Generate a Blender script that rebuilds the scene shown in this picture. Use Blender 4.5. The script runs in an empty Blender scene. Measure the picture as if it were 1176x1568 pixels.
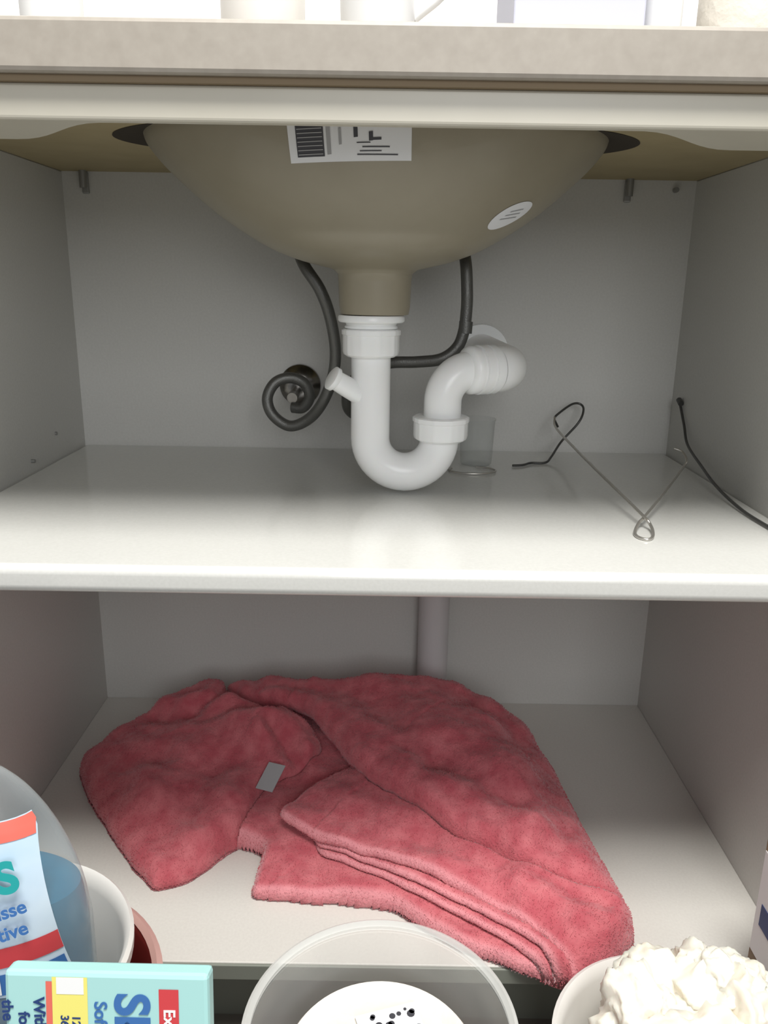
import bpy, bmesh, math, random
import numpy as np
from mathutils import Vector, Matrix, Euler, noise
random.seed(3)
scn=bpy.context.scene
COL=scn.collection
# ---------------------------------------------------------------- materials
def sock(b,names,val):
    for n in names:
        if n in b.inputs:
            b.inputs[n].default_value=val; return
def mat(name,col,rough=.5,metal=0,trans=0,ior=1.45,coat=0,sheen=0,bump=None,var=None,spec=None,alpha=1,emit=None,sss=0):
    m=bpy.data.materials.new(name); m.use_nodes=True
    nt=m.node_tree; b=nt.nodes['Principled BSDF']
    b.inputs['Base Color'].default_value=(*col,1)
    b.inputs['Roughness'].default_value=rough
    b.inputs['Metallic'].default_value=metal
    sock(b,['Transmission Weight'],trans); sock(b,['IOR'],ior); sock(b,['Coat Weight'],coat)
    sock(b,['Sheen Weight'],sheen); sock(b,['Alpha'],alpha)
    if spec is not None: sock(b,['Specular IOR Level'],spec)
    if sss: sock(b,['Subsurface Weight'],sss)
    tc=nt.nodes.new('ShaderNodeTexCoord')
    if var:   # (scale, amount, second colour)
        n=nt.nodes.new('ShaderNodeTexNoise'); n.inputs['Scale'].default_value=var[0]; n.inputs['Detail'].default_value=4
        nt.links.new(tc.outputs['Object'],n.inputs['Vector'])
        r=nt.nodes.new('ShaderNodeValToRGB'); r.color_ramp.elements[0].position=.5-var[1]; r.color_ramp.elements[1].position=.5+var[1]
        r.color_ramp.elements[0].color=(*col,1); r.color_ramp.elements[1].color=(*var[2],1)
        nt.links.new(n.outputs['Fac'],r.inputs['Fac']); nt.links.new(r.outputs['Color'],b.inputs['Base Color'])
    if bump:
        n=nt.nodes.new('ShaderNodeTexNoise'); n.inputs['Scale'].default_value=bump[0]; n.inputs['Detail'].default_value=5
        nt.links.new(tc.outputs['Object'],n.inputs['Vector'])
        bp=nt.nodes.new('ShaderNodeBump'); bp.inputs['Strength'].default_value=bump[1]; bp.inputs['Distance'].default_value=bump[2]
        nt.links.new(n.outputs['Fac'],bp.inputs['Height']); nt.links.new(bp.outputs['Normal'],b.inputs['Normal'])
    return m
def clearmat(name,col,fac,rough=.15,edge=.5):
    """thin clear plastic: transparent sheet with a milky/glossy share that grows at grazing angles"""
    m=bpy.data.materials.new(name); m.use_nodes=True; nt=m.node_tree; b=nt.nodes['Principled BSDF']
    b.inputs['Base Color'].default_value=(*col,1); b.inputs['Roughness'].default_value=rough
    t=nt.nodes.new('ShaderNodeBsdfTransparent'); t.inputs[0].default_value=(.97,.98,.98,1)
    lw=nt.nodes.new('ShaderNodeLayerWeight'); lw.inputs['Blend'].default_value=.35
    mr=nt.nodes.new('ShaderNodeMapRange'); mr.inputs['To Min'].default_value=fac; mr.inputs['To Max'].default_value=min(1,fac+edge)
    nt.links.new(lw.outputs['Facing'],mr.inputs['Value'])
    mx=nt.nodes.new('ShaderNodeMixShader'); nt.links.new(mr.outputs['Result'],mx.inputs[0])
    nt.links.new(t.outputs[0],mx.inputs[1]); nt.links.new(b.outputs[0],mx.inputs[2])
    nt.links.new(mx.outputs[0],nt.nodes['Material Output'].inputs[0]); return m
LAM=mat('laminate',(.58,.575,.545),.42,bump=(260,.12,.001),var=(400,.2,(.62,.615,.585)))
SHELF=mat('shelf_laminate',(.63,.63,.60),.13,bump=(90,.05,.001),var=(400,.2,(.67,.67,.64)))
FLOORL=mat('cab_floor_laminate',(.62,.60,.56),.34,bump=(90,.06,.001),var=(400,.2,(.66,.645,.60)))
EDGE=mat('edge_band_shaded',(.22,.235,.20),.5)  # laminate edge with its shadow put into the colour, also darkens the toe kick
RAIL=mat('rail',(.60,.57,.48),.35,var=(30,.3,(.63,.60,.51)))
COUNT=mat('counter_stone',(.345,.31,.265),.45,var=(120,.3,(.405,.37,.32)))
UNDER=mat('counter_underside',(.34,.28,.155),.7,var=(25,.35,(.40,.33,.19)))
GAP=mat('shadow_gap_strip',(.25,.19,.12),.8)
BOWL=mat('basin_resin',(.27,.24,.175),.42,coat=.15,var=(40,.4,(.295,.265,.195)),bump=(30,.05,.002))
DARK=mat('gap_shade',(.035,.027,.018),.9)  # near-black shade colour for the gaps beside the bowl
PVC=mat('white_pvc',(.92,.92,.91),.25,sss=.05)
PVC2=mat('pipe_pvc',(.62,.6,.6),.35)
HOSE=mat('braided_hose',(.15,.15,.14),.36,metal=.6,bump=(900,.6,.0006))
CHROME=mat('chrome_aged',(.33,.32,.30),.22,metal=1,var=(60,.3,(.12,.11,.10)))
METAL=mat('bracket_metal',(.33,.33,.32),.4,metal=.6)
WIREL=mat('wire_light',(.55,.53,.49),.3,metal=.8)
WIRED=mat('wire_dark',(.10,.10,.095),.4,metal=.6)
PAPER=mat('label_paper',(.75,.76,.78),.5)
INK=mat('label_ink',(.05,.05,.06),.6)
INKG=mat('label_ink_grey',(.35,.35,.36),.6)
WALL=mat('wall_paint',(.88,.88,.87),.6,bump=(60,.05,.002))
FLOOR=mat('floor_tile',(.16,.15,.13),.5,var=(8,.3,(.22,.205,.18)))
GLASSY=clearmat('clear_plastic',(.76,.82,.83),.12,.12,.45)
FROST=clearmat('frosted_plastic',(.80,.79,.76),.16,.3,.5)
WHITE=mat('white_plastic',(.82,.80,.76),.35)
CREAM=mat('cream_paper',(.78,.74,.66),.7,bump=(80,.4,.003))
RED=mat('red_plastic',(.30,.04,.035),.35)
PINKRIM=mat('pink_rim',(.62,.38,.34),.35)
BLUEL=mat('blue_liquid',(.0,.12,.26),.12,trans=.3,ior=1.3,var=(18,.3,(.0,.24,.42)))
LBL=mat('bottle_label',(.42,.60,.78),.3,var=(14,.3,(.75,.84,.90)))
TEAL=mat('teal_print',(.02,.36,.36),.4)
REDP=mat('red_print',(.62,.06,.07),.4)
CORAL=mat('coral_print',(.75,.16,.12),.4)
BLUEP=mat('blue_print',(.05,.16,.42),.4)
NAVY=mat('navy_print',(.02,.05,.18),.5)
MINT=mat('mint_card',(.40,.69,.67),.4)
YEL=mat('yellow_print',(.85,.78,.20),.4)
WHP=mat('white_print',(.85,.86,.86),.4)
CARD=mat('cardboard',(.30,.22,.14),.7,bump=(90,.2,.001))
COTTON=mat('crumpled_tissue',(.84,.81,.74),.5,sss=.15,bump=(60,.15,.004),var=(22,.35,(.80,.72,.58)))
LILAC=mat('lilac_card',(.55,.56,.66),.5)
# ---------------------------------------------------------------- helpers
def link(o,parent=None):
    COL.objects.link(o)
    if parent: o.parent=parent
    return o
def empty(name,loc=(0,0,0)):
    e=bpy.data.objects.new(name,None); e.empty_display_size=.02; COL.objects.link(e); return e
def meshobj(name,v,f,m,parent=None,smooth=False):
    me=bpy.data.meshes.new(name); me.from_pydata([tuple(p) for p in v],[],f); me.validate(); me.update()
    if smooth: me.polygons.foreach_set('use_smooth',[True]*len(me.polygons))
    o=bpy.data.objects.new(name,me)
    for mm in (m if isinstance(m,list) else [m]): me.materials.append(mm)
    return link(o,parent)
def recalc(o):
    bm=bmesh.new(); bm.from_mesh(o.data); bmesh.ops.recalc_face_normals(bm,faces=bm.faces); bm.to_mesh(o.data); bm.free()
def box(name,x0,x1,y0,y1,z0,z1,m,parent=None,bev=.0012,rot=None,seg=2):
    bm=bmesh.new(); bmesh.ops.create_cube(bm,size=1)
    c=Vector(((x0+x1)/2,(y0+y1)/2,(z0+z1)/2))
    for v in bm.verts: v.co=Vector((v.co.x*(x1-x0),v.co.y*(y1-y0),v.co.z*(z1-z0)))
    if bev: bmesh.ops.bevel(bm,geom=bm.edges,offset=bev,segments=seg,affect='EDGES',profile=.5)
    for v in bm.verts:
        if rot: v.co=rot@v.co
        v.co+=c
    me=bpy.data.meshes.new(name); bm.to_mesh(me); bm.free(); me.materials.append(m)
    return link(bpy.data.objects.new(name,me),parent)
def smoothpath(pts,n=10):
    P=[Vector(p) for p in pts]; P=[2*P[0]-P[1]]+P+[2*P[-1]-P[-2]]; out=[]
    for i in range(1,len(P)-2):
        a,b,c,d=P[i-1:i+3]
        for k in range(n):
            t=k/n
            out.append(.5*((2*b)+(c-a)*t+(2*a-5*b+4*c-d)*t*t+(3*b-a-3*c+d)*t**3))
    out.append(P[-2]); return out
def tube(name,path,rad,m,parent=None,seg=24,caps=True):
    P=[Vector(p) for p in path]; n=len(P)
    R=rad if isinstance(rad,(list,tuple)) else [rad]*n
    v=[];f=[]
    t=(P[1]-P[0]).normalized(); up=Vector((0,1,0)) if abs(t.y)<.9 else Vector((1,0,0))
    nrm=(up-t*up.dot(t)).normalized()
    for i in range(n):
        a=P[max(i-1,0)];b=P[min(i+1,n-1)]; t2=(b-a)
        if t2.length<1e-9: t2=t
        t2=t2.normalized(); nrm=(nrm-t2*nrm.dot(t2)).normalized(); t=t2
        bn=t.cross(nrm)
        for k in range(seg):
            an=2*math.pi*k/seg
            v.append(P[i]+(nrm*math.cos(an)+bn*math.sin(an))*R[i])
    for i in range(n-1):
        for k in range(seg):
            f.append((i*seg+k,i*seg+(k+1)%seg,(i+1)*seg+(k+1)%seg,(i+1)*seg+k))
    if caps:
        f.append(tuple(reversed(range(seg)))); f.append(tuple((n-1)*seg+k for k in range(seg)))
    o=meshobj(name,v,f,m,parent,True); recalc(o); 
    md=o.modifiers.new('es','EDGE_SPLIT'); md.split_angle=math.radians(50)
    return o
def lathe(name,prof,m,parent=None,seg=64,c=(0,0,0),sx=1,sy=1,rot=None,split=40,func=None,cap=True):
    v=[];f=[];n=len(prof)
    for (r,z) in prof:
        for k in range(seg):
            a=2*math.pi*k/seg
            rr=func(r,z,a) if func else r
            p=Vector((rr*sx*math.cos(a),rr*sy*math.sin(a),z))
            if rot: p=rot@p
            v.append(p+Vector(c))
    for i in range(n-1):
        for k in range(seg):
            f.append((i*seg+k,i*seg+(k+1)%seg,(i+1)*seg+(k+1)%seg,(i+1)*seg+k))
    if cap and prof[0][0]>1e-5: f.append(tuple(reversed(range(seg))))
    if cap and prof[-1][0]>1e-5: f.append(tuple((n-1)*seg+k for k in range(seg)))
    o=meshobj(name,v,f,m,parent,True); recalc(o)
    md=o.modifiers.new('es','EDGE_SPLIT'); md.split_angle=math.radians(split)
    return o
def text(name,s,size,mtx,m,parent=None,bold=0.0):
    cu=bpy.data.curves.new(name,'FONT'); cu.body=s; cu.size=size; cu.align_x='CENTER'; cu.align_y='CENTER'; cu.offset=bold; cu.extrude=.0001
    o=bpy.data.objects.new(name+'_t',cu); COL.objects.link(o); bpy.context.view_layer.update()
    dg=bpy.context.evaluated_depsgraph_get(); me=bpy.data.meshes.new_from_object(o.evaluated_get(dg))
    bpy.data.objects.remove(o); me.transform(mtx); me.materials.clear(); me.materials.append(m)
    return link(bpy.data.objects.new(name,me),parent)

HW=.375; D=.46; ZF=.12; ZS=.4837; ZU=.8116
# ---------------------------------------------------------------- room
meshobj('floor',[(-1.6,-2.4,0),(1.6,-2.4,0),(1.6,.5,0),(-1.6,.5,0)],[(0,1,2,3)],FLOOR)
box('wall_back',-1.6,1.6,.50,.56,0,2.4,WALL,bev=0)
# ---------------------------------------------------------------- cabinet
cab=empty('vanity_cabinet')
T=.016
box('side_left',-HW-T,-HW,.0,.497,0,ZU-.001,LAM,cab)
box('side_right',HW,HW+T,.0,.497,0,ZU-.001,LAM,cab)
box('back_panel',-HW,HW,D,D+.012,.05,ZU-.001,LAM,cab,bev=0)
box('bottom_panel',-HW,HW,.003,D,ZF-T,ZF,FLOORL,cab,bev=.001)
box('bottom_edge_band',-HW,HW,.0,.0028,ZF-T,ZF-.0005,EDGE,cab,bev=.0008)
box('toe_kick',-HW,HW,.06,.072,0,ZF-T,EDGE,cab,bev=0)
o=box('middle_shelf',-HW,HW,.0,D,ZS-.022,ZS,SHELF,cab,bev=.007,seg=6)
o.data.polygons.foreach_set('use_smooth',[True]*len(o.data.polygons))
md=o.modifiers.new('wn','WEIGHTED_NORMAL')
zr0,zr1=.787,.8095
xs=[i*HW/40 for i in range(-40,41)]
def railback(x):
    a=abs(x); t=min(max((a-.175)/(.262-.175),0),1); t=t*t*(3-2*t)
    return .016+.070*t
v=[];f=[]
for x in xs:
    v+=[(x,.006,zr0),(x,railback(x),zr0),(x,railback(x),zr1),(x,.006,zr1)]
for i in range(len(xs)-1):
    a=i*4;b=a+4
    for k in range(4): f.append((a+k,a+(k+1)%4,b+(k+1)%4,b+k))
f+= [(0,1,2,3),tuple(reversed([4*(len(xs)-1)+k for k in range(4)]))]
o=meshobj('front_rail',v,f,RAIL,cab); recalc(o)
md=o.modifiers.new('b','BEVEL'); md.width=.0025; md.segments=3; md.limit_method='ANGLE'
for i,x in enumerate((-.347,.294)):
    box('bracket_plate_%d'%i,x-.004,x+.004,D-.004,D-.0005,ZU-.026,ZU-.002,METAL,cab)
    tube('bracket_bolt_%d'%i,[(x,D-.009,ZU-.001),(x,D-.009,ZU-.020)],.0045,METAL,cab,seg=12)
tube('bracket_pin',[(.350,D-.001,ZU-.012),(.350,D-.008,ZU-.012)],.003,METAL,cab,seg=10)
tube('shelf_peg',[(-HW,.30,ZS+.012),(-HW+.004,.30,ZS+.012)],.002,METAL,cab,seg=10)
tube('wall_screw',[(-HW,.37,ZS+.03),(-HW+.002,.37,ZS+.03)],.002,METAL,cab,seg=10)
# ---------------------------------------------------------------- countertop + basin
top=empty('countertop')
box('slab',-HW-.06,HW+.06,-.005,.498,ZU+.001,.844,COUNT,top,bev=.003)
box('underside_board',-HW,HW,.004,D,ZU-.001,ZU+.0008,UNDER,top,bev=0)
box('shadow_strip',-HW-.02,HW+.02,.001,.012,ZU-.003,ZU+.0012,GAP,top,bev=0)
BC=(0,.23)
prof=[(.206,.8112),(.2035,.804),(.197,.795),(.188,.785),(.174,.772),(.158,.758),(.140,.744),(.118,.730),(.096,.718),(.072,.709),(.050,.7035),(.040,.701),(.0352,.697)]
neck=[(.0345,.690),(.0338,.668),(.0325,.6605),(.030,.660)]
pp=smoothpath([(r,0,z) for r,z in prof],5); prof2=[(p.x,p.z) for p in pp]
SYB=.80
def bsy(z):
    t=min(max((z-.699)/.03,0),1); return 1-(1-SYB)*t
v=[];f=[];seg=128;full=prof2+neck
for r,z in full:
    for k in range(seg):
        a=2*math.pi*k/seg; v.append((r*math.cos(a),BC[1]+r*bsy(z)*math.sin(a),z))
for i in range(len(full)-1):
    for k in range(seg): f.append((i*seg+k,i*seg+(k+1)%seg,(i+1)*seg+(k+1)%seg,(i+1)*seg+k))
f.append(tuple((len(full)-1)*seg+k for k in range(seg)))
basin=empty('sink_basin')
o=meshobj('bowl',v,f,BOWL,basin,True); recalc(o)
md=o.modifiers.new('es','EDGE_SPLIT'); md.split_angle=math.radians(45)
def bowl_r(z):
    for (r0,z0),(r1,z1) in zip(prof2,prof2[1:]):
        if z1<=z<=z0: t=(z-z1)/(z0-z1+1e-9); return r1+(r0-r1)*t
    return prof2[0][0]
def bowl_pt(a,z,off=.0006):
    r=bowl_r(z)+off; return Vector((r*math.sin(a),BC[1]-r*bsy(z)*math.cos(a),z))
def bowl_patch(name,fn,m,off,nu=16,nv=10):
    v=[];f=[]
    for j in range(nv+1):
        for i in range(nu+1):
            a,z=fn(i/nu,j/nv); v.append(bowl_pt(a,z,off))
    for j in range(nv):
        for i in range(nu):
            p=j*(nu+1)+i; f.append((p,p+1,p+nu+2,p+nu+1))
    return meshobj(name,v,f,m,basin,True)
def rect(a0,a1,z0,z1,sk=0): return lambda u,w:(a0+(a1-a0)*u, z0+(z1-z0)*w+sk*u)
def xrect(x0,x1,z0,z1,sk=0):
    def fn(u,w):
        z=z0+(z1-z0)*w+sk*u; return math.asin(max(-1,min(1,(x0+(x1-x0)*u-.03*(z-.785))/bowl_r(z)))),z
    return fn
bowl_patch('barcode_label',xrect(-.0625,.028,.7750,.803,.002),PAPER,.0006)
bowl_patch('barcode_block',xrect(-.0565,-.036,.7785,.798,.0005),INK,.0011,8,6)
for k in range(7):
    z=.7797+k*.0026
    bowl_patch('barcode_gap_%d'%k,xrect(-.0555,-.037,z,z+.0006,.0005),INKG,.0015,8,1)
for k,(xa,xb,za,zb) in enumerate([(-.034,-.031,.780,.797),(-.025,-.023,.786,.796),(-.014,-.011,.7905,.7985),(-.008,.012,.7845,.7852),(-.010,.006,.7820,.7826),(-.012,.018,.7798,.7805),(-.003,.000,.7885,.794),(.000,.006,.789,.7905),(-.012,-.002,.787,.7876)]):
    bowl_patch('label_print_%d'%k,xrect(xa,xb,za,zb,.0003),INKG if k<2 else INK,.0012,4,2)
ac,zc=math.radians(54),.7455
def oval(u,w):
    an=2*math.pi*u; R=w; du=.020*R*math.cos(an); dv=.0125*R*math.sin(an)
    c_,s_=math.cos(.25),math.sin(.25); X=du*c_-dv*s_; Y=du*s_+dv*c_
    return (ac+X/.14, zc+Y*.85)
bowl_patch('oval_sticker',oval,PAPER,.0007,32,5)
for k in range(3):
    bowl_patch('sticker_print_%d'%k,rect(ac-.07+.01*k,ac+.07-.01*k,zc-.004+.003*k,zc-.0032+.003*k,.003),INKG,.0012,8,1)
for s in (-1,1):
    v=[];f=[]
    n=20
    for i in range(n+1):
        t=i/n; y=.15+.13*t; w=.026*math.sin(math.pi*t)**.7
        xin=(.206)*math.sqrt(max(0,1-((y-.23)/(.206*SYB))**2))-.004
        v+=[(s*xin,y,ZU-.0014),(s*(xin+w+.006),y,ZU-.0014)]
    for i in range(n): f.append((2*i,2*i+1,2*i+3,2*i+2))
    meshobj('slot_shade_%d'%(s+1),v,f,DARK,top)  # flat crescent under the board, shade painted in place of an opening
# ---------------------------------------------------------------- P-trap
trap=empty('p_trap_drain')
X0,Y0=-.003,.23
lathe('drain_flange',[(.0,.6595),(.031,.6595),(.032,.658),(.032,.6545),(.0305,.653),(.025,.653),(.024,.650),(.0255,.649),(.0255,.6475),(.024,.6465),(.024,.6445),(.0,.6445)],PVC,trap,c=(X0,Y0,0))
def nut(name,x,y,z0,z1,r,parent=trap):
    def fn(rr,z,a): return rr*(1+.022*max(0,math.cos(a*10))**3) if rr>r*.9 else rr
    lathe(name,[(0,z0),(r*.86,z0),(r*.97,z0+.002),(r,z0+.005),(r,z1-.006),(r*1.04,z1-.005),(r*1.04,z1-.001),(r*.98,z1),(0,z1)],PVC,parent,c=(x,y,0),seg=100,func=fn,split=30)
nut('inlet_nut',X0,Y0,.6205,.6465,.0268)
XR=.066; rb=(XR-X0)/2; xc=(X0+XR)/2; zc2=.541
path=[(X0,Y0,.63)]+[(X0,Y0,.63-(.63-zc2)*k/6) for k in range(1,7)]
path+=[(xc-rb*math.cos(t),Y0,zc2-rb*math.sin(t)) for t in [math.pi*k/24 for k in range(1,25)]]
path+=[(XR,Y0,.548)]
tube('u_bend',path,.0192,PVC,trap,seg=40)
nut('outlet_nut',XR+.001,Y0,.5395,.5635,.0265)
eb=.030; ex=XR+.002; ez=.578
path=[(ex,Y0,.555),(ex,Y0,.566),(ex,Y0,ez)]+[(ex+(eb-eb*math.cos(t))*.95,Y0+(eb-eb*math.cos(t))*.28,ez+eb*math.sin(t)) for t in [math.pi/2*k/12 for k in range(1,13)]]
e1=Vector(path[-1]); dirn=Vector((.90,.44,0)).normalized()
path+=[tuple(e1+dirn*.006),tuple(e1+dirn*.02)]
tube('upper_elbow',path,.0185,PVC,trap,seg=40)
s=e1-dirn*.008
rr=[(0,.0185),(.002,.0215),(.004,.0235),(.010,.0235),(.0105,.022),(.013,.022),(.0135,.0242),(.021,.0242),(.0215,.0225),(.024,.0225),(.0245,.0242),(.031,.0242),(.0315,.0228),(.034,.0228)]
tube('connector_rings',[s+dirn*d for d,_ in rr],[r for _,r in rr],PVC,trap,seg=48)
q=s+dirn*.033
path=[q]+[q+dirn*(.020*math.sin(t))+Vector((-.18,.98,0))*(.022*(1-math.cos(t))) for t in [math.pi/2*k/8 for k in range(1,9)]]
path.append(Vector((path[-1].x-.004,D-.002,path[-1].z)))
tube('wall_pipe',path,[.0228]*3+[.0226]*(len(path)-3),PVC,trap,seg=40)
ec=path[-1]
tube('wall_collar',[(ec.x,D-.008,ec.z),(ec.x,D-.0005,ec.z)],.034,PVC,trap,seg=40)
a=Vector((X0-.008,Y0-.006,.583)); b=Vector((-.040,Y0-.018,.6015)); d=(b-a).normalized()
tube('side_spigot',[a,a+d*.02,b-d*.006,b-d*.004,b,b+d*.001],[.0105,.010,.0095,.0118,.0118,.010],PVC,trap,seg=24)
# ---------------------------------------------------------------- hoses
h1=empty('supply_hose')
pts=[(-.090,.415,.808),(-.090,.385,.770),(-.086,.340,.732),(-.075,.305,.707),(-.058,.30,.682),(-.048,.305,.655),(-.0425,.31,.620),(-.046,.315,.590),(-.058,.32,.561),(-.075,.33,.541),(-.096,.335,.533),(-.115,.338,.545),(-.121,.342,.563),(-.112,.346,.580),(-.095,.35,.585),(-.080,.354,.578),(-.075,.358,.563),(-.083,.362,.550),(-.096,.366,.549)]
tube('hose',smoothpath(pts,10),.0062,HOSE,h1,seg=16)
lathe('valve_rosette',[(0,0),(.026,0),(.0255,.004),(.019,.010),(.013,.012),(.012,.030),(.0145,.031),(.0145,.046),(.010,.048),(0,.048)],CHROME,h1,rot=Matrix.Rotation(math.pi/2,3,'X'),c=(-.096,D-.002,.564),seg=40)
tube('valve_stem',[(-.096,.43,.564),(-.096,.366,.560)],.006,CHROME,h1,seg=16)
h2=empty('supply_hose')
pts=[(.084,.415,.808),(.086,.385,.775),(.089,.340,.738),(.092,.305,.711),(.094,.30,.685),(.0945,.30,.665),(.0925,.30,.642),(.086,.30,.625),(.070,.30,.613),(.045,.305,.609),(.015,.31,.607),(-.012,.32,.598),(-.028,.33,.578),(-.031,.34,.556),(-.022,.35,.545),(-.008,.36,.552)]
tube('hose',smoothpath(pts,10),.0062,HOSE,h2,seg=16)
tube('hose_ferrule',[(.0945,.30,.652),(.0938,.30,.640)],.0072,HOSE,h2,seg=16)
lathe('valve_rosette',[(0,0),(.024,0),(.0235,.004),(.019,.010),(.013,.012),(.012,.030),(.0145,.031),(.0145,.060),(.010,.062),(0,.062)],CHROME,h2,rot=Matrix.Rotation(math.pi/2,3,'X'),c=(-.014,D-.002,.556),seg=40)
tube('valve_stem',[(-.014,.41,.556),(-.008,.36,.552)],.006,CHROME,h2,seg=16)
# ---------------------------------------------------------------- small clear cup
jar=empty('clear_plastic_cup')
lathe('cup_body',[(0,.0008),(.017,.0008),(.0185,.002),(.0205,.052),(.0213,.053),(.0213,.055)],clearmat('cup_plastic',(.50,.51,.49),.08,.15,.45),jar,c=(.120,.375,ZS),seg=40,cap=False)
th=[(.112+.024*math.cos(t)*1.1,.335+.018*math.sin(t),ZS+.0015) for t in [2*math.pi*k/30*.8+2.6 for k in range(31)]]
tube('wire_loop',th,.0011,WIREL,jar,seg=8)
# ---------------------------------------------------------------- hanger + dark cable
hg=empty('bent_wire_hanger')
pts=[(.162,.362,.4855),(.175,.366,.4855),(.186,.378,.4855),(.204,.381,.4855),(.214,.396,.490),(.231,.425,.503),(.250,.424,.527),(.257,.432,.541),(.255,.440,.5475),(.244,.438,.548),(.225,.425,.538),(.2195,.420,.532),(.222,.410,.524)]
tube('hook',smoothpath(pts,8),.0014,WIRED,hg,seg=10)
pts=[(.2195,.421,.534),(.2185,.404,.524),(.225,.33,.514),(.234,.22,.503),(.242,.130,.494),(.2455,.115,.489),(.243,.098,.4855),(.236,.085,.4850),(.229,.088,.4850),(.228,.100,.4855),(.236,.118,.489),(.246,.132,.492),(.286,.200,.498),(.328,.275,.504),(.3365,.287,.510),(.336,.300,.517),(.328,.305,.520)]
tube('bar',smoothpath(pts,8),.0014,WIREL,hg,seg=10)
cb=empty('thin_cable')
pts=[(.3715,.425,.556),(.3725,.421,.549),(.3715,.40,.530),(.369,.375,.511),(.362,.31,.500),(.355,.245,.492),(.352,.18,.487),(.353,.128,.4862),(.358,.06,.4862),(.365,.01,.4862)]
tube('cable',smoothpath(pts,8),.0016,WIRED,cb,seg=10)
tube('cable_plug',[(.3715,.427,.557),(.3715,.418,.553)],.0033,WIRED,cb,seg=10)
# ---------------------------------------------------------------- lower waste pipe
wp=empty('waste_pipe')
tube('pipe',[(.081,D-.022,ZF+.001),(.081,D-.022,ZS-.023)],.0205,PVC2,wp,seg=40)
#TOWEL-BEGIN
MM=.001
OUT=np.array([(-225,388),(-190,392),(-123,386),(-56,374),(25,380),(92,378),(147,354),(192,320),(213,264),(222,210),(229,154),(239,104),(246,56),(240,14),(212,-8),(190,-20),(171,-24),(136,-6),(82,18),(45,48),(25,64),(-36,70),(-100,75),(-110,78),(-108,100),(-103,132),(-120,142),(-137,146),(-155,120),(-173,98),(-190,88),(-204,84),(-212,90),(-228,108),(-248,132),(-272,162),(-298,197),(-325,235),(-348,276),(-338,292),(-302,334),(-252,376)])*MM
def pdist(PX,PY,poly,closed=True):
    poly=np.array(poly,float); n=len(poly); d=np.full(PX.shape,1e9)
    for i in range(n if closed else n-1):
        a=poly[i]; b=poly[(i+1)%n]; ab=b-a; L=(ab**2).sum()+1e-15
        t=np.clip(((PX-a[0])*ab[0]+(PY-a[1])*ab[1])/L,0,1)
        d=np.minimum(d,np.hypot(PX-a[0]-t*ab[0],PY-a[1]-t*ab[1]))
    if not closed: return d
    ins=np.zeros(PX.shape,bool); j=n-1
    for i in range(n):
        xi,yi=poly[i]; xj,yj=poly[j]
        c=((yi>PY)!=(yj>PY))&(PX<(xj-xi)*(PY-yi)/(yj-yi+1e-12)+xi); ins^=c; j=i
    return np.where(ins,d,-d)
def chaikin(P,closed,n=2):
    P=[np.array(p,float) for p in P]
    for _ in range(n):
        Q=[]; m=len(P)
        for i in range(m if closed else m-1):
            a=P[i];b=P[(i+1)%m]; Q+=[a*.78+b*.22,a*.22+b*.78]
        if not closed: Q=[P[0]]+Q+[P[-1]]
        P=Q
    return np.array(P)
def prof_(u): u=np.clip(u,0,1); return np.sqrt(np.clip(1-(1-u)**2,0,1))
st=.0014
gx=np.arange(-.358,.258,st); gy=np.arange(-.034,.402,st)
GX,GY=np.meshgrid(gx,gy)
def surf(P):
    W=np.zeros_like(GX);S=np.zeros_like(GX)
    for x,y,h in P:
        w=1/(((GX-x*MM)**2+(GY-y*MM)**2)+.018**2)**2.2; W+=w; S+=w*h*MM
    return S/W
def vnoise(scale,seed,ang=.6,asp=1.0):
    r=np.random.RandomState(seed); g=r.rand(256,256)*2-1
    ca,sa=math.cos(ang),math.sin(ang)
    u=((GX+1)*ca+(GY+1)*sa)/(scale*asp); v_=(-(GX+1)*sa+(GY+1)*ca)/scale
    i=np.floor(u).astype(int); j=np.floor(v_).astype(int); fu=u-i; fv=v_-j
    fu=fu**3*(fu*(fu*6-15)+10); fv=fv**3*(fv*(fv*6-15)+10); i%=255; j%=255
    return (g[j,i]*(1-fu)+g[j,i+1]*fu)*(1-fv)+(g[j+1,i]*(1-fu)+g[j+1,i+1]*fu)*fv
rs=np.random.RandomState(5)
wob=vnoise(.022,1)*.0012+vnoise(.008,2)*.0004
PE=[(-100,90,15),(-50,85,17),(0,80,18),(60,50,17),(90,30,17),(170,-15,17),(230,20,22),(240,100,30),(-100,140,22),(-60,160,26),(-115,180,28),(-85,205,34),(-50,235,46),(-60,270,50),(0,300,60),(150,300,50),(-200,350,50),(200,200,35),(-250,250,25),(-330,270,18),(-200,100,12),(0,150,26),(100,80,22)]
PC=[(-88,150,46),(-42,112,43),(0,99,41),(38,85,40),(86,61,38),(120,38,34),(152,12,32),(178,-20,30),(-46,205,56),(-30,170,57),(-60,165,50),(25,130,53),(90,85,49),(150,45,45),(200,20,41),(235,40,38),(10,200,60)]
PB=[(-160,350,86),(-131,325,90),(-100,318,92),(-76,305,94),(-49,262,92),(-18,212,88),(18,180,83),(51,155,78),(82,126,72),(100,114,68),(135,100,62),(181,76,52),(231,52,42),(-123,358,98),(-56,343,98),(25,349,102),(90,346,102),(137,324,90),(174,298,74),(197,252,62),(210,202,56),(219,148,50),(230,100,45),(61,244,100),(0,270,94),(92,167,86),(152,111,67),(200,90,54),(150,200,86),(120,260,96)]
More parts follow.
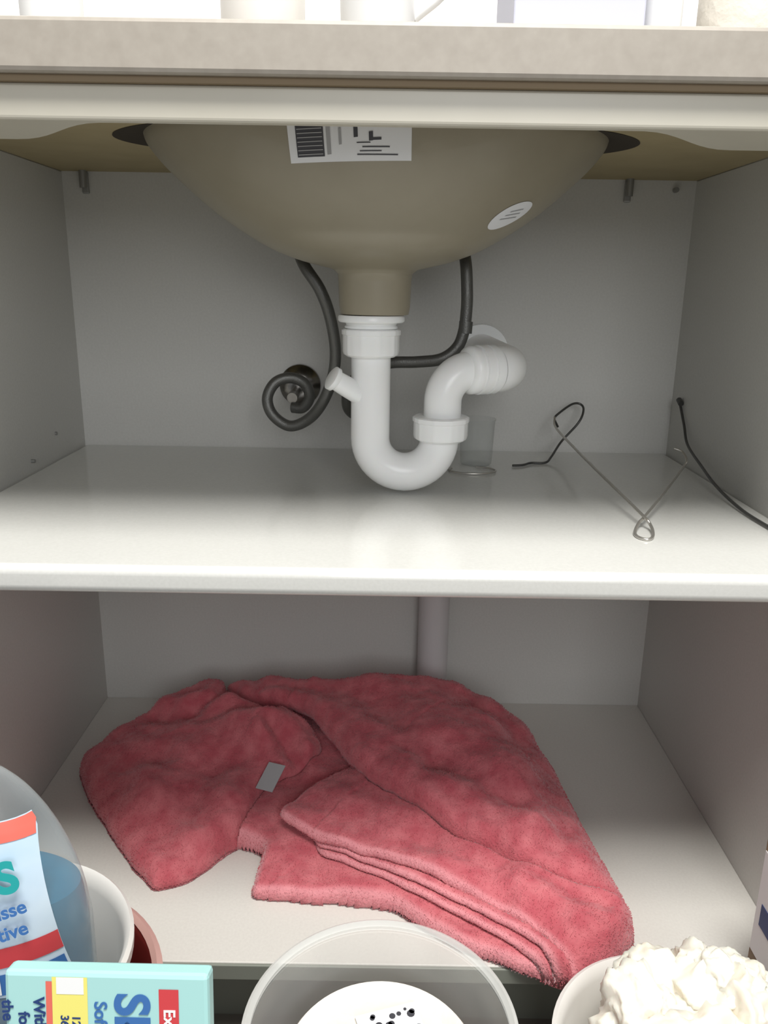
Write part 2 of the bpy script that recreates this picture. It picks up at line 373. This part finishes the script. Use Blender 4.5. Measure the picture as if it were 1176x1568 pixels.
PA=[(-202,376,78),(-248,358,66),(-296,322,50),(-341,276,34),(-295,197,28),(-246,130,23),(-205,90,18),(-173,100,20),(-137,148,32),(-124,200,45),(-92,226,54),(-62,256,68),(-100,285,82),(-140,308,84),(-128,278,82),(-202,267,62),(-226,210,46),(-153,203,48),(-180,150,33),(-170,330,80),(-250,290,56)]
A_=[(-440,440),(-205,440),(-186,356),(-160,326),(-131,314),(-95,300),(-66,284),(-54,258),(-70,234),(-92,220),(-112,210),(-120,196),(-126,175),(-130,155),(-137,140),(-150,40),(-440,40)]
B_=[(-206,440),(-192,380),(-176,352),(-150,330),(-115,318),(-84,306),(-62,282),(-44,250),(-18,202),(18,168),(51,143),(76,120),(95,106),(116,98),(135,84),(158,76),(181,60),(205,54),(231,44),(290,40),(290,440)]
C_=[(30,240),(-20,222),(-42,206),(-68,180),(-88,158),(-91,148),(-82,137),(-42,112),(0,98),(38,84),(86,61),(120,38),(152,12),(176,-18),(190,-60),(290,-60),(290,120),(80,220)]
L3_=[(-60,160),(-50,112),(-20,99),(20,79),(50,61),(88,38),(122,14),(156,-16),(172,-60),(290,-60),(260,130),(0,190)]
L3b_=[(-60,160),(-56,120),(-20,104),(10,88),(48,70),(88,47),(122,24),(156,-4),(176,-60),(290,-60),(260,130),(0,190)]
P3=[(x,y,25) for x,y,h in PE[:5]]+[(90,50,25),(150,5,24),(200,0,26),(235,50,30),(0,140,30)]
P3b=[(x,y,h+6.5) for x,y,h in P3]
dout=pdist(GX,GY,chaikin(OUT,True,2))+wob
CRE=[([(-178,352),(-186,330),(-215,318)],.010,.010),
([(-150,250),(-178,220),(-190,180),(-205,140)],.006,.020),
([(-130,300),(-175,300),(-230,306),(-262,318)],.007,.012),
([(-112,262),(-96,250),(-84,236)],.009,.009),
([(-150,352),(-90,336),(-30,318),(20,270),(45,225),(90,190),(150,150)],.007,.018),
([(-70,165),(-30,146),(20,122),(70,100),(120,78)],.004,.012),
([(100,330),(150,280),(170,230),(185,160)],.005,.020),
([(-300,250),(-265,235),(-235,240)],.005,.014),
([(70,185),(110,160),(150,140),(195,118)],.005,.012),
([(160,62),(190,40),(215,34)],.004,.008)]
WR=np.zeros_like(GX)
for pl,dp,w in CRE:
    d=pdist(GX,GY,chaikin(np.array(pl)*MM,False,3),False)+wob
    WR-=dp*np.exp(-(d/w)**2); WR+=dp*.4*np.exp(-((d-w*1.9)/w)**2)
WR+=vnoise(.06,7)*.003+vnoise(.030,8,-.7,1.8)*.0026+vnoise(.014,9,-.6,1.6)*.0014+vnoise(.0075,10,.3,1.3)*.0007
VS=[];FS=[];HS=[];nv=[0]
def emit(mask_d,top,bot,hem):
    keep0=mask_d>-st*.3
    q=keep0[:-1,:-1]&keep0[1:,:-1]&keep0[:-1,1:]&keep0[1:,1:]
    cnt=np.zeros(GX.shape,int)
    cnt[:-1,:-1]+=q;cnt[1:,:-1]+=q;cnt[:-1,1:]+=q;cnt[1:,1:]+=q
    keep=cnt>0; bnd=keep&(cnt<4)
    gyd,gxd=np.gradient(mask_d,st); gl=np.hypot(gxd,gyd)+1e-6
    SX=GX.copy();SY=GY.copy(); mv=np.clip(mask_d,-st*1.5,st*1.5)
    SX[bnd]-=(gxd/gl*mv)[bnd]; SY[bnd]-=(gyd/gl*mv)[bnd]
    top=top.copy(); bot=bot.copy(); mid=(top+bot)/2; top[bnd]=mid[bnd]; bot[bnd]=mid[bnd]
    idx=-np.ones(GX.shape,int); idx[keep]=np.arange(keep.sum()); n=keep.sum()
    vt=np.stack([SX[keep],SY[keep],ZF+.0008+top[keep]],1)
    vb=np.stack([SX[keep],SY[keep],ZF+.0006+bot[keep]],1)
    idb=idx+n; idb[bnd]=idx[bnd]
    jj,ii=np.where(q)
    ft=np.stack([idx[jj,ii],idx[jj,ii+1],idx[jj+1,ii+1],idx[jj+1,ii]],1)
    fb=np.stack([idb[jj,ii],idb[jj+1,ii],idb[jj+1,ii+1],idb[jj,ii+1]],1)
    VS.append(np.concatenate([vt,vb])); FS.append(ft+nv[0]); FS.append(fb+nv[0]); HS.append(np.concatenate([hem[keep],hem[keep]])); nv[0]+=2*n
CEIL=np.full(GX.shape,1.0)
def sheet(poly,P,thick,hm=0,ro=.03,curl=.006,wr=1.0):
    global CEIL
    de=pdist(GX,GY,chaikin(np.array(poly)*MM,True,2))+wob
    half=thick/2
    h=surf(P)+WR*wr
    h=h-curl*np.exp(-np.maximum(de,0)/.012)
    h=np.maximum(h,.008)*(.04+.96*prof_(dout/ro))
    top=h-half*(1-prof_(de/half)); bot=h-2*half+half*(1-prof_(de/half))
    top+=np.where(dout>.002,rs.rand(*top.shape)*.0007,0)
    lim=CEIL-.0006
    over=np.maximum(top-lim,0); top=top-over; bot=bot-over
    bot=np.maximum(bot,.0002); top=np.maximum(top,bot+.0003)
    md=np.minimum(de,dout)
    hem=hm*np.exp(-((de-.002)/.0028)**2)
    emit(md,top,bot,hem)
    CEIL=np.where(md>0,np.minimum(CEIL,bot),CEIL)
sheet(B_,PB,.026,0,.042,.008)
sheet(A_,PA,.026,0,.022,.006)
sheet(C_,PC,.011,1,.020,.003,.8)
sheet(L3b_,P3b,.006,1,.014,.001,.5)
sheet(L3_,P3,.006,1,.012,.001,.5)
E=np.maximum(surf(PE)+WR*.6,.009)*prof_(dout/.009)
E+=np.where(dout>.002,rs.rand(*E.shape)*.0007,0)
E=np.minimum(E,np.maximum(CEIL-.0006,.0006)); E=np.maximum(E,.0004)
emit(dout,E,np.full_like(E,.0),np.exp(-((dout-.003)/.003)**2)*(GY<.15)*(GX<.2))
me=bpy.data.meshes.new('towel_cloth')
V=np.concatenate(VS);F=np.concatenate(FS);hv=np.concatenate(HS)
me.from_pydata(V.tolist(),[],F.tolist())
at=me.color_attributes.new('hem','FLOAT_COLOR','POINT')
colr=np.stack([hv,hv,hv,np.ones_like(hv)],1).astype(np.float32); at.data.foreach_set('color',colr.ravel())
me.polygons.foreach_set('use_smooth',[True]*len(me.polygons)); me.update()
TW=bpy.data.materials.new('terry_cloth'); TW.use_nodes=True; nt=TW.node_tree; b=nt.nodes['Principled BSDF']
b.inputs['Roughness'].default_value=.95; sock(b,['Sheen Weight'],.4); sock(b,['Sheen Roughness'],.5); sock(b,['Sheen Tint'],(1,.78,.80,1)); sock(b,['Specular IOR Level'],.1)
vc=nt.nodes.new('ShaderNodeVertexColor'); vc.layer_name='hem'
tc=nt.nodes.new('ShaderNodeTexCoord'); n1=nt.nodes.new('ShaderNodeTexNoise'); n1.inputs['Scale'].default_value=55; n1.inputs['Detail'].default_value=6
n2=nt.nodes.new('ShaderNodeTexNoise'); n2.inputs['Scale'].default_value=420; n2.inputs['Detail'].default_value=3
nt.links.new(tc.outputs['Object'],n1.inputs['Vector']); nt.links.new(tc.outputs['Object'],n2.inputs['Vector'])
rp=nt.nodes.new('ShaderNodeValToRGB'); rp.color_ramp.elements[0].position=.35; rp.color_ramp.elements[1].position=.68
rp.color_ramp.elements[0].color=(.47,.095,.118,1); rp.color_ramp.elements[1].color=(.60,.175,.195,1)
nt.links.new(n1.outputs['Fac'],rp.inputs['Fac'])
mx=nt.nodes.new('ShaderNodeMixRGB'); mx.inputs['Color2'].default_value=(.82,.38,.41,1)
mu=nt.nodes.new('ShaderNodeMath'); mu.operation='MULTIPLY'; mu.inputs[1].default_value=.6
nt.links.new(vc.outputs['Color'],mu.inputs[0]); nt.links.new(mu.outputs[0],mx.inputs['Fac']); nt.links.new(rp.outputs['Color'],mx.inputs['Color1'])
nt.links.new(mx.outputs['Color'],b.inputs['Base Color'])
bp=nt.nodes.new('ShaderNodeBump'); bp.inputs['Strength'].default_value=.6; bp.inputs['Distance'].default_value=.002
nt.links.new(n2.outputs['Fac'],bp.inputs['Height']); nt.links.new(bp.outputs['Normal'],b.inputs['Normal'])
me.materials.append(TW)
towel=empty('bath_towel')
to=link(bpy.data.objects.new('towel_cloth',me),towel)
md=to.modifiers.new('terry_pile','PARTICLE_SYSTEM'); ps=md.particle_system.settings
ps.type='HAIR'; ps.count=130000; ps.hair_length=.0012; ps.hair_step=2; ps.render_step=2
ps.root_radius=.5; ps.tip_radius=.35; ps.radius_scale=.001; ps.use_advanced_hair=True
ps.material=1
#TOWEL-END
rot=Euler((math.radians(30),math.radians(-6),math.radians(-28))).to_matrix()
box('care_label',-.118,-.096,.186,.218,.1695,.1703,mat('care_label',(.45,.45,.46),.6),towel,bev=0,rot=rot)
# ---------------------------------------------------------------- foreground: nested buckets with a bottle
bk=empty('white_bucket'); bc=(-.254,-.114,0)
lathe('bucket',[(0,.004),(.074,.004),(.076,.006),(.089,.230),(.0945,.232),(.0950,.240),(.0925,.243),(.0895,.240),(.0865,.230),(.0735,.010),(0,.009)],WHITE,bk,c=bc)
rb_=empty('red_bucket')
lathe('bucket',[(0,.0005),(.090,.0005),(.092,.002),(.107,.190),(.1105,.192),(.1115,.199),(.1085,.202),(.1055,.198),(.105,.190),(.0895,.0035),(0,.0035)],[RED],rb_,c=bc)
lathe('rim_band',[(.1055,.1985),(.1085,.2025),(.1120,.1995),(.1110,.1925),(.1116,.1922),(.1128,.1997),(.1086,.2037),(.1050,.1990)],PINKRIM,rb_,c=bc,cap=False)
bb=empty('mouthwash_bottle')
bo=Vector((-.2585,-.104,.0105)); BSY=.52
SP=[(.062,0),(.065,.006),(.0695,.12),(.0725,.235),(.0715,.265),(.067,.292),(.060,.315),(.050,.337),(.038,.355),(.026,.367),(.0175,.374),(.0165,.395)]
SP=[(p.x,p.z) for p in smoothpath([(r,0,z) for r,z in SP],3)]
def shr(z):
    for (r0,z0),(r1,z1) in zip(SP,SP[1:]):
        if z0<=z<=z1: return r0+(r1-r0)*(z-z0)/(z1-z0+1e-9)
    return SP[-1][0]
lathe('shell',[(0,0)]+SP,GLASSY,bb,c=bo,sy=BSY,seg=96,cap=False)
lathe('liquid',[(0,.002)]+[(r-.0022,z+.0022) for r,z in SP if z<.275]+[(shr(.282)-.0022,.282),(0,.2822)],BLUEL,bb,c=bo,sy=BSY,seg=96)
lathe('cap',[(0,.380),(.021,.380),(.021,.418),(.018,.422),(0,.422)],WHITE,bb,c=bo,seg=40)
def bpanel(name,fx0,fx1,z0,z1,m,off=.0008,sk=0,nz=14):
    v=[];f=[];n=20
    for j in range(nz+1):
        for i in range(n+1):
            z_=z0+(z1-z0)*j/nz; x0=fx0(z_) if callable(fx0) else fx0; x1=fx1(z_) if callable(fx1) else fx1
            x=x0+(x1-x0)*i/n; z=z_+sk*x; R=shr(z); x=max(-R*.97,min(R*.97,x)); y=-R*BSY*math.sqrt(max(0,1-(x/R)**2))-off
            v.append(Vector((x,y,z))+bo)
    for j in range(nz):
        for i in range(n): p=j*(n+1)+i; f.append((p,p+1,p+n+2,p+n+1))
    return meshobj(name,v,f,m,bb,True)
edge=lambda z:.0640-(z-.235)*.160
edge2=lambda z:-.058+(z-.235)*.10
bpanel('label',edge2,edge,.222,.345,LBL,.0008)
bpanel('label_coral',edge2,lambda z:edge(z)-.0005,.332,.3445,CORAL,.0013)
bpanel('label_red',.012,lambda z:edge(z)-.001,.243,.258,REDP,.0014,.12)
bpanel('label_blue',-.03,lambda z:edge(z)-.002,.222,.2385,BLUEP,.0014,.10)
bpanel('label_white_a',.034,.040,.223,.240,WHP,.0020,.10)
bpanel('label_white_b',.020,.025,.223,.240,WHP,.0020,.10)
def on_bottle(x,z,off=.003):
    R=shr(z); y=-R*BSY*math.sqrt(max(0,1-(x/R)**2))-off
    return Matrix.Translation(Vector((x,y,z))+bo)@(Euler((math.radians(78),0,math.radians(12))).to_matrix()@Euler((0,0,.22)).to_matrix()).to_4x4()
text('print_a','S.S',.028,on_bottle(.027,.311,.007),TEAL,bb,.0012)
text('print_b','mousse',.0125,on_bottle(.028,.289,.006),BLUEP,bb,.0003)
text('print_c','active',.0125,on_bottle(.032,.274,.005),BLUEP,bb,.0003)
# mint pack
mc=empty('wipes_carton')
A=Vector((-.132,-.240,.163)); TH=.006; rm=Euler((math.radians(-14),math.radians(-2.5),math.radians(-3))).to_matrix()
box('carton',A.x-.0575,A.x+.0575,A.y-TH,A.y+TH,A.z-.163,A.z+.163,MINT,mc,bev=.0025,rot=rm)
def onbox(x,z,off,rz=0):
    return Matrix.Translation(rm@Vector((x,-TH-off,z))+A)@(rm@Euler((math.pi/2,0,0)).to_matrix()@Euler((0,0,rz)).to_matrix()).to_4x4()
def patch(name,x0,x1,z0,z1,m,off):
    v=[rm@Vector((x,-TH-off,z))+A for x,z in ((x0,z0),(x1,z0),(x1,z1),(x0,z1))]
    meshobj(name,v,[(0,1,2,3)],m,mc)
patch('band_yellow',-.030,-.010,-.16,.1605,YEL,.0003)
patch('band_red',-.0335,-.030,-.16,.158,CORAL,.0004)
patch('band_white',-.0275,-.012,.151,.1605,WHP,.0005)
patch('red_box',.030,.041,-.10,.155,REDP,.0004)
text('title','Skin',.027,onbox(.014,.130,.0006,-math.pi/2),BLUEP,mc,.0008)
text('sub','Soft &',.010,onbox(-.003,.135,.0006,-math.pi/2),BLUEP,mc,.0002)
text('tag','Extra Soft',.009,onbox(.0355,.126,.0006,-math.pi/2),WHP,mc,.0002)
text('left','With care\nfor all\nthe family',.009,onbox(-.046,.130,.0006,-math.pi/2+.05),NAVY,mc,.0002)
text('left2','12 24\n36 48',.0065,onbox(-.020,.132,.0006,-math.pi/2),NAVY,mc,.0001)
# clear tub with pot inside
tb=empty('clear_plastic_tub'); tcn=(.015,-.130,0)
def wav(r,z,a): return r*(1+(.012*math.sin(7*a+1)+.008*math.sin(13*a))*max(0,1-abs(z-.165)/.05)) if .12<z<.194 else r
TUBP=[(0,.0005),(.072,.0005),(.076,.004)]+[(.076+.013*k/12,.004+.192*k/12) for k in range(1,13)]+[(.0935,.197),(.0940,.203),(.0915,.2045)]
lathe('tub',TUBP,FROST,tb,c=tcn,seg=128,func=wav,cap=False)
lathe('tub_rim',[(.0890,.1985),(.0938,.1985),(.0945,.2035),(.0918,.2052),(.0888,.202)],clearmat('rim_plastic',(.85,.85,.82),.35,.2,.5),tb,c=tcn,seg=96,cap=False)
lathe('inner_pot',[(0,.007),(.062,.007),(.064,.01),(.066,.160),(.0690,.162),(.0690,.170),(.067,.173),(.062,.171),(.058,.1675),(0,.167)],CREAM,tb,c=(.016,-.132,0),seg=72)
R3=Euler((0,0,.30)).to_matrix()
box('inner_label',.002,.048,-.130,-.086,.1695,.1703,WHP,tb,bev=0,rot=R3)
for i in range(34):
    p=R3@Vector((random.uniform(-.020,.020),random.uniform(-.018,.018),0))+Vector((.025,-.108,0)); r=random.uniform(.0010,.0030)
    lathe('dot_%d'%i,[(r,.1703),(r,.1707),(0,.1707)],INK,tb,c=(p.x,p.y,0),seg=10)
# right-hand pot with crumpled tissue
rp_=empty('white_pot'); rc=(.222,-.125,0)
lathe('pot',[(0,.0005),(.060,.0005),(.063,.003),(.080,.168),(.0855,.170),(.0860,.177),(.083,.179),(.080,.175),(.078,.168),(.061,.006),(0,.005)],WHITE,rp_,c=rc)
tis=empty('crumpled_tissue')
def lump(name,c,R,seed,m,sub=5,amp=.30):
    bm=bmesh.new(); bmesh.ops.create_icosphere(bm,subdivisions=sub,radius=1)
    off=Vector((seed*3.1,seed*1.7,seed))
    for v in bm.verts:
        p=v.co.copy()
        w=Vector((noise.noise(p*.9+off),noise.noise(p*.9+off+Vector((9,0,0))),noise.noise(p*.9+off+Vector((0,9,0)))))
        q=p+w*.7
        r1=noise.noise(q*1.15+off); r2=noise.noise(q*2.3+off*2); rdg=1-min(1,abs(r2)*2.4)
        s=.95+amp*.7*r1+amp*.30*rdg**2+amp*.10*noise.noise(q*5+off)
        v.co=Vector((c[0]+p.x*R[0]*s,c[1]+p.y*R[1]*s,c[2]-.014+p.z*R[2]*s))
    me=bpy.data.meshes.new(name); bm.to_mesh(me); bm.free(); me.materials.append(m)
    me.polygons.foreach_set('use_smooth',[True]*len(me.polygons))
    return link(bpy.data.objects.new(name,me),tis)
SC=[((.196,-.112,.200),(.028,.034,.036)),((.218,-.086,.204),(.030,.026,.030)),((.252,-.092,.210),(.032,.026,.034)),((.232,-.140,.196),(.040,.038,.036)),((.272,-.112,.206),(.026,.030,.038)),((.262,-.100,.226),(.025,.024,.022)),((.226,-.125,.160),(.046,.046,.040)),((.262,-.155,.196),(.028,.03,.030))]
for i,(c,R) in enumerate(SC): lump('wad_%d'%i,c,R,i+1,COTTON,5,.55)
cc=empty('cardboard_carton')
box('carton',.324,.383,-.055,-.010,0,.286,CARD,cc)
box('print_white',.3234,.324,-.053,-.012,.16,.255,WHP,cc,bev=0)
box('print_navy',.3230,.3234,-.050,-.02,.19,.21,NAVY,cc,bev=0)
box('print_navy_b',.3232,.3236,-.052,-.014,.06,.15,NAVY,cc,bev=0)
box('print_white_front',.3245,.382,-.0556,-.055,.12,.26,WHP,cc,bev=0)
# ---------------------------------------------------------------- things standing on the counter
def bottle(name,x,y,r,h,m,capm,sy=1):
    e=empty(name)
    lathe('body',[(0,0),(r*.92,0),(r,.004),(r,h*.7),(r*.8,h*.8),(r*.4,h*.86),(r*.38,h*.9),(0,h*.9)],m,e,c=(x,y,.8445),sy=sy,seg=40)
    lathe('cap',[(0,h*.88),(r*.5,h*.88),(r*.5,h),(0,h)],capm,e,c=(x,y,.8445),seg=32)
bottle('soap_bottle',-.235,.10,.022,.15,WHP,WHITE)
bottle('lotion_bottle',-.08,.09,.030,.14,WHITE,WHP)
bottle('shampoo_bottle',.205,.09,.014,.15,WHP,BLUEP)
bottle('cream_bottle',.265,.10,.03,.12,CREAM,WHITE)
bx=empty('tissue_box'); box('carton',.095,.185,.06,.16,.8445,.93,LILAC,bx); box('slot_paper',.12,.16,.10,.12,.928,.95,WHP,bx,bev=.003)
fa=empty('basin_faucet')
lathe('base',[(0,0),(.026,0),(.026,.008),(.019,.014),(.018,.11),(.0,.112)],CHROME,fa,c=(0,.42,.8445),seg=40)
tube('spout',smoothpath([(0,.42,.93),(0,.38,.962),(0,.32,.965),(0,.27,.945)],8),.011,CHROME,fa)
tube('lever',[(0,.42,.955),(0,.40,.985),(0,.36,1.0)],.006,CHROME,fa)
mg=empty('white_mug')
lathe('cup',[(0,0),(.024,0),(.026,.004),(.028,.09),(.0255,.09),(.023,.006),(0,.005)],WHP,mg,c=(.002,.085,.8445),seg=48)
tube('handle',smoothpath([(.028,.085,.92),(.048,.085,.915),(.050,.085,.89),(.027,.085,.87)],8),.004,WHP,mg,seg=12)
# ---------------------------------------------------------------- light
w=bpy.data.worlds.new('world'); scn.world=w; w.use_nodes=True
w.node_tree.nodes['Background'].inputs[0].default_value=(.94,.96,1,1); w.node_tree.nodes['Background'].inputs[1].default_value=.33
def area(name,loc,target,size,sy,power,col):
    l=bpy.data.lights.new(name,'AREA'); l.shape='RECTANGLE'; l.size=size; l.size_y=sy; l.energy=power; l.color=col
    o=bpy.data.objects.new(name,l); COL.objects.link(o); o.location=loc
    o.rotation_euler=(Vector(target)-Vector(loc)).to_track_quat('-Z','Y').to_euler(); return o
area('ceiling_light',(.15,-.70,2.35),(0,.0,.4),.9,.7,64,(1,.98,.94))
area('front_fill',(.35,-2.3,1.35),(0,.2,.5),1.0,1.0,17,(.97,.98,1))  # unseen fill behind the camera, added to brighten the trap and interior
# ---------------------------------------------------------------- camera
cd=bpy.data.cameras.new('camera'); cam=bpy.data.objects.new('camera',cd); COL.objects.link(cam)
cd.sensor_fit='HORIZONTAL'; cd.sensor_width=36; cd.lens=37.65; cd.clip_start=.01
cam.location=(.012,-.56,.689)
cam.rotation_euler=(Matrix.Rotation(math.radians(90-15.9),3,'X')@Matrix.Rotation(math.radians(.9),3,'Z')).to_euler()
scn.camera=cam
scn.view_settings.view_transform='Standard'
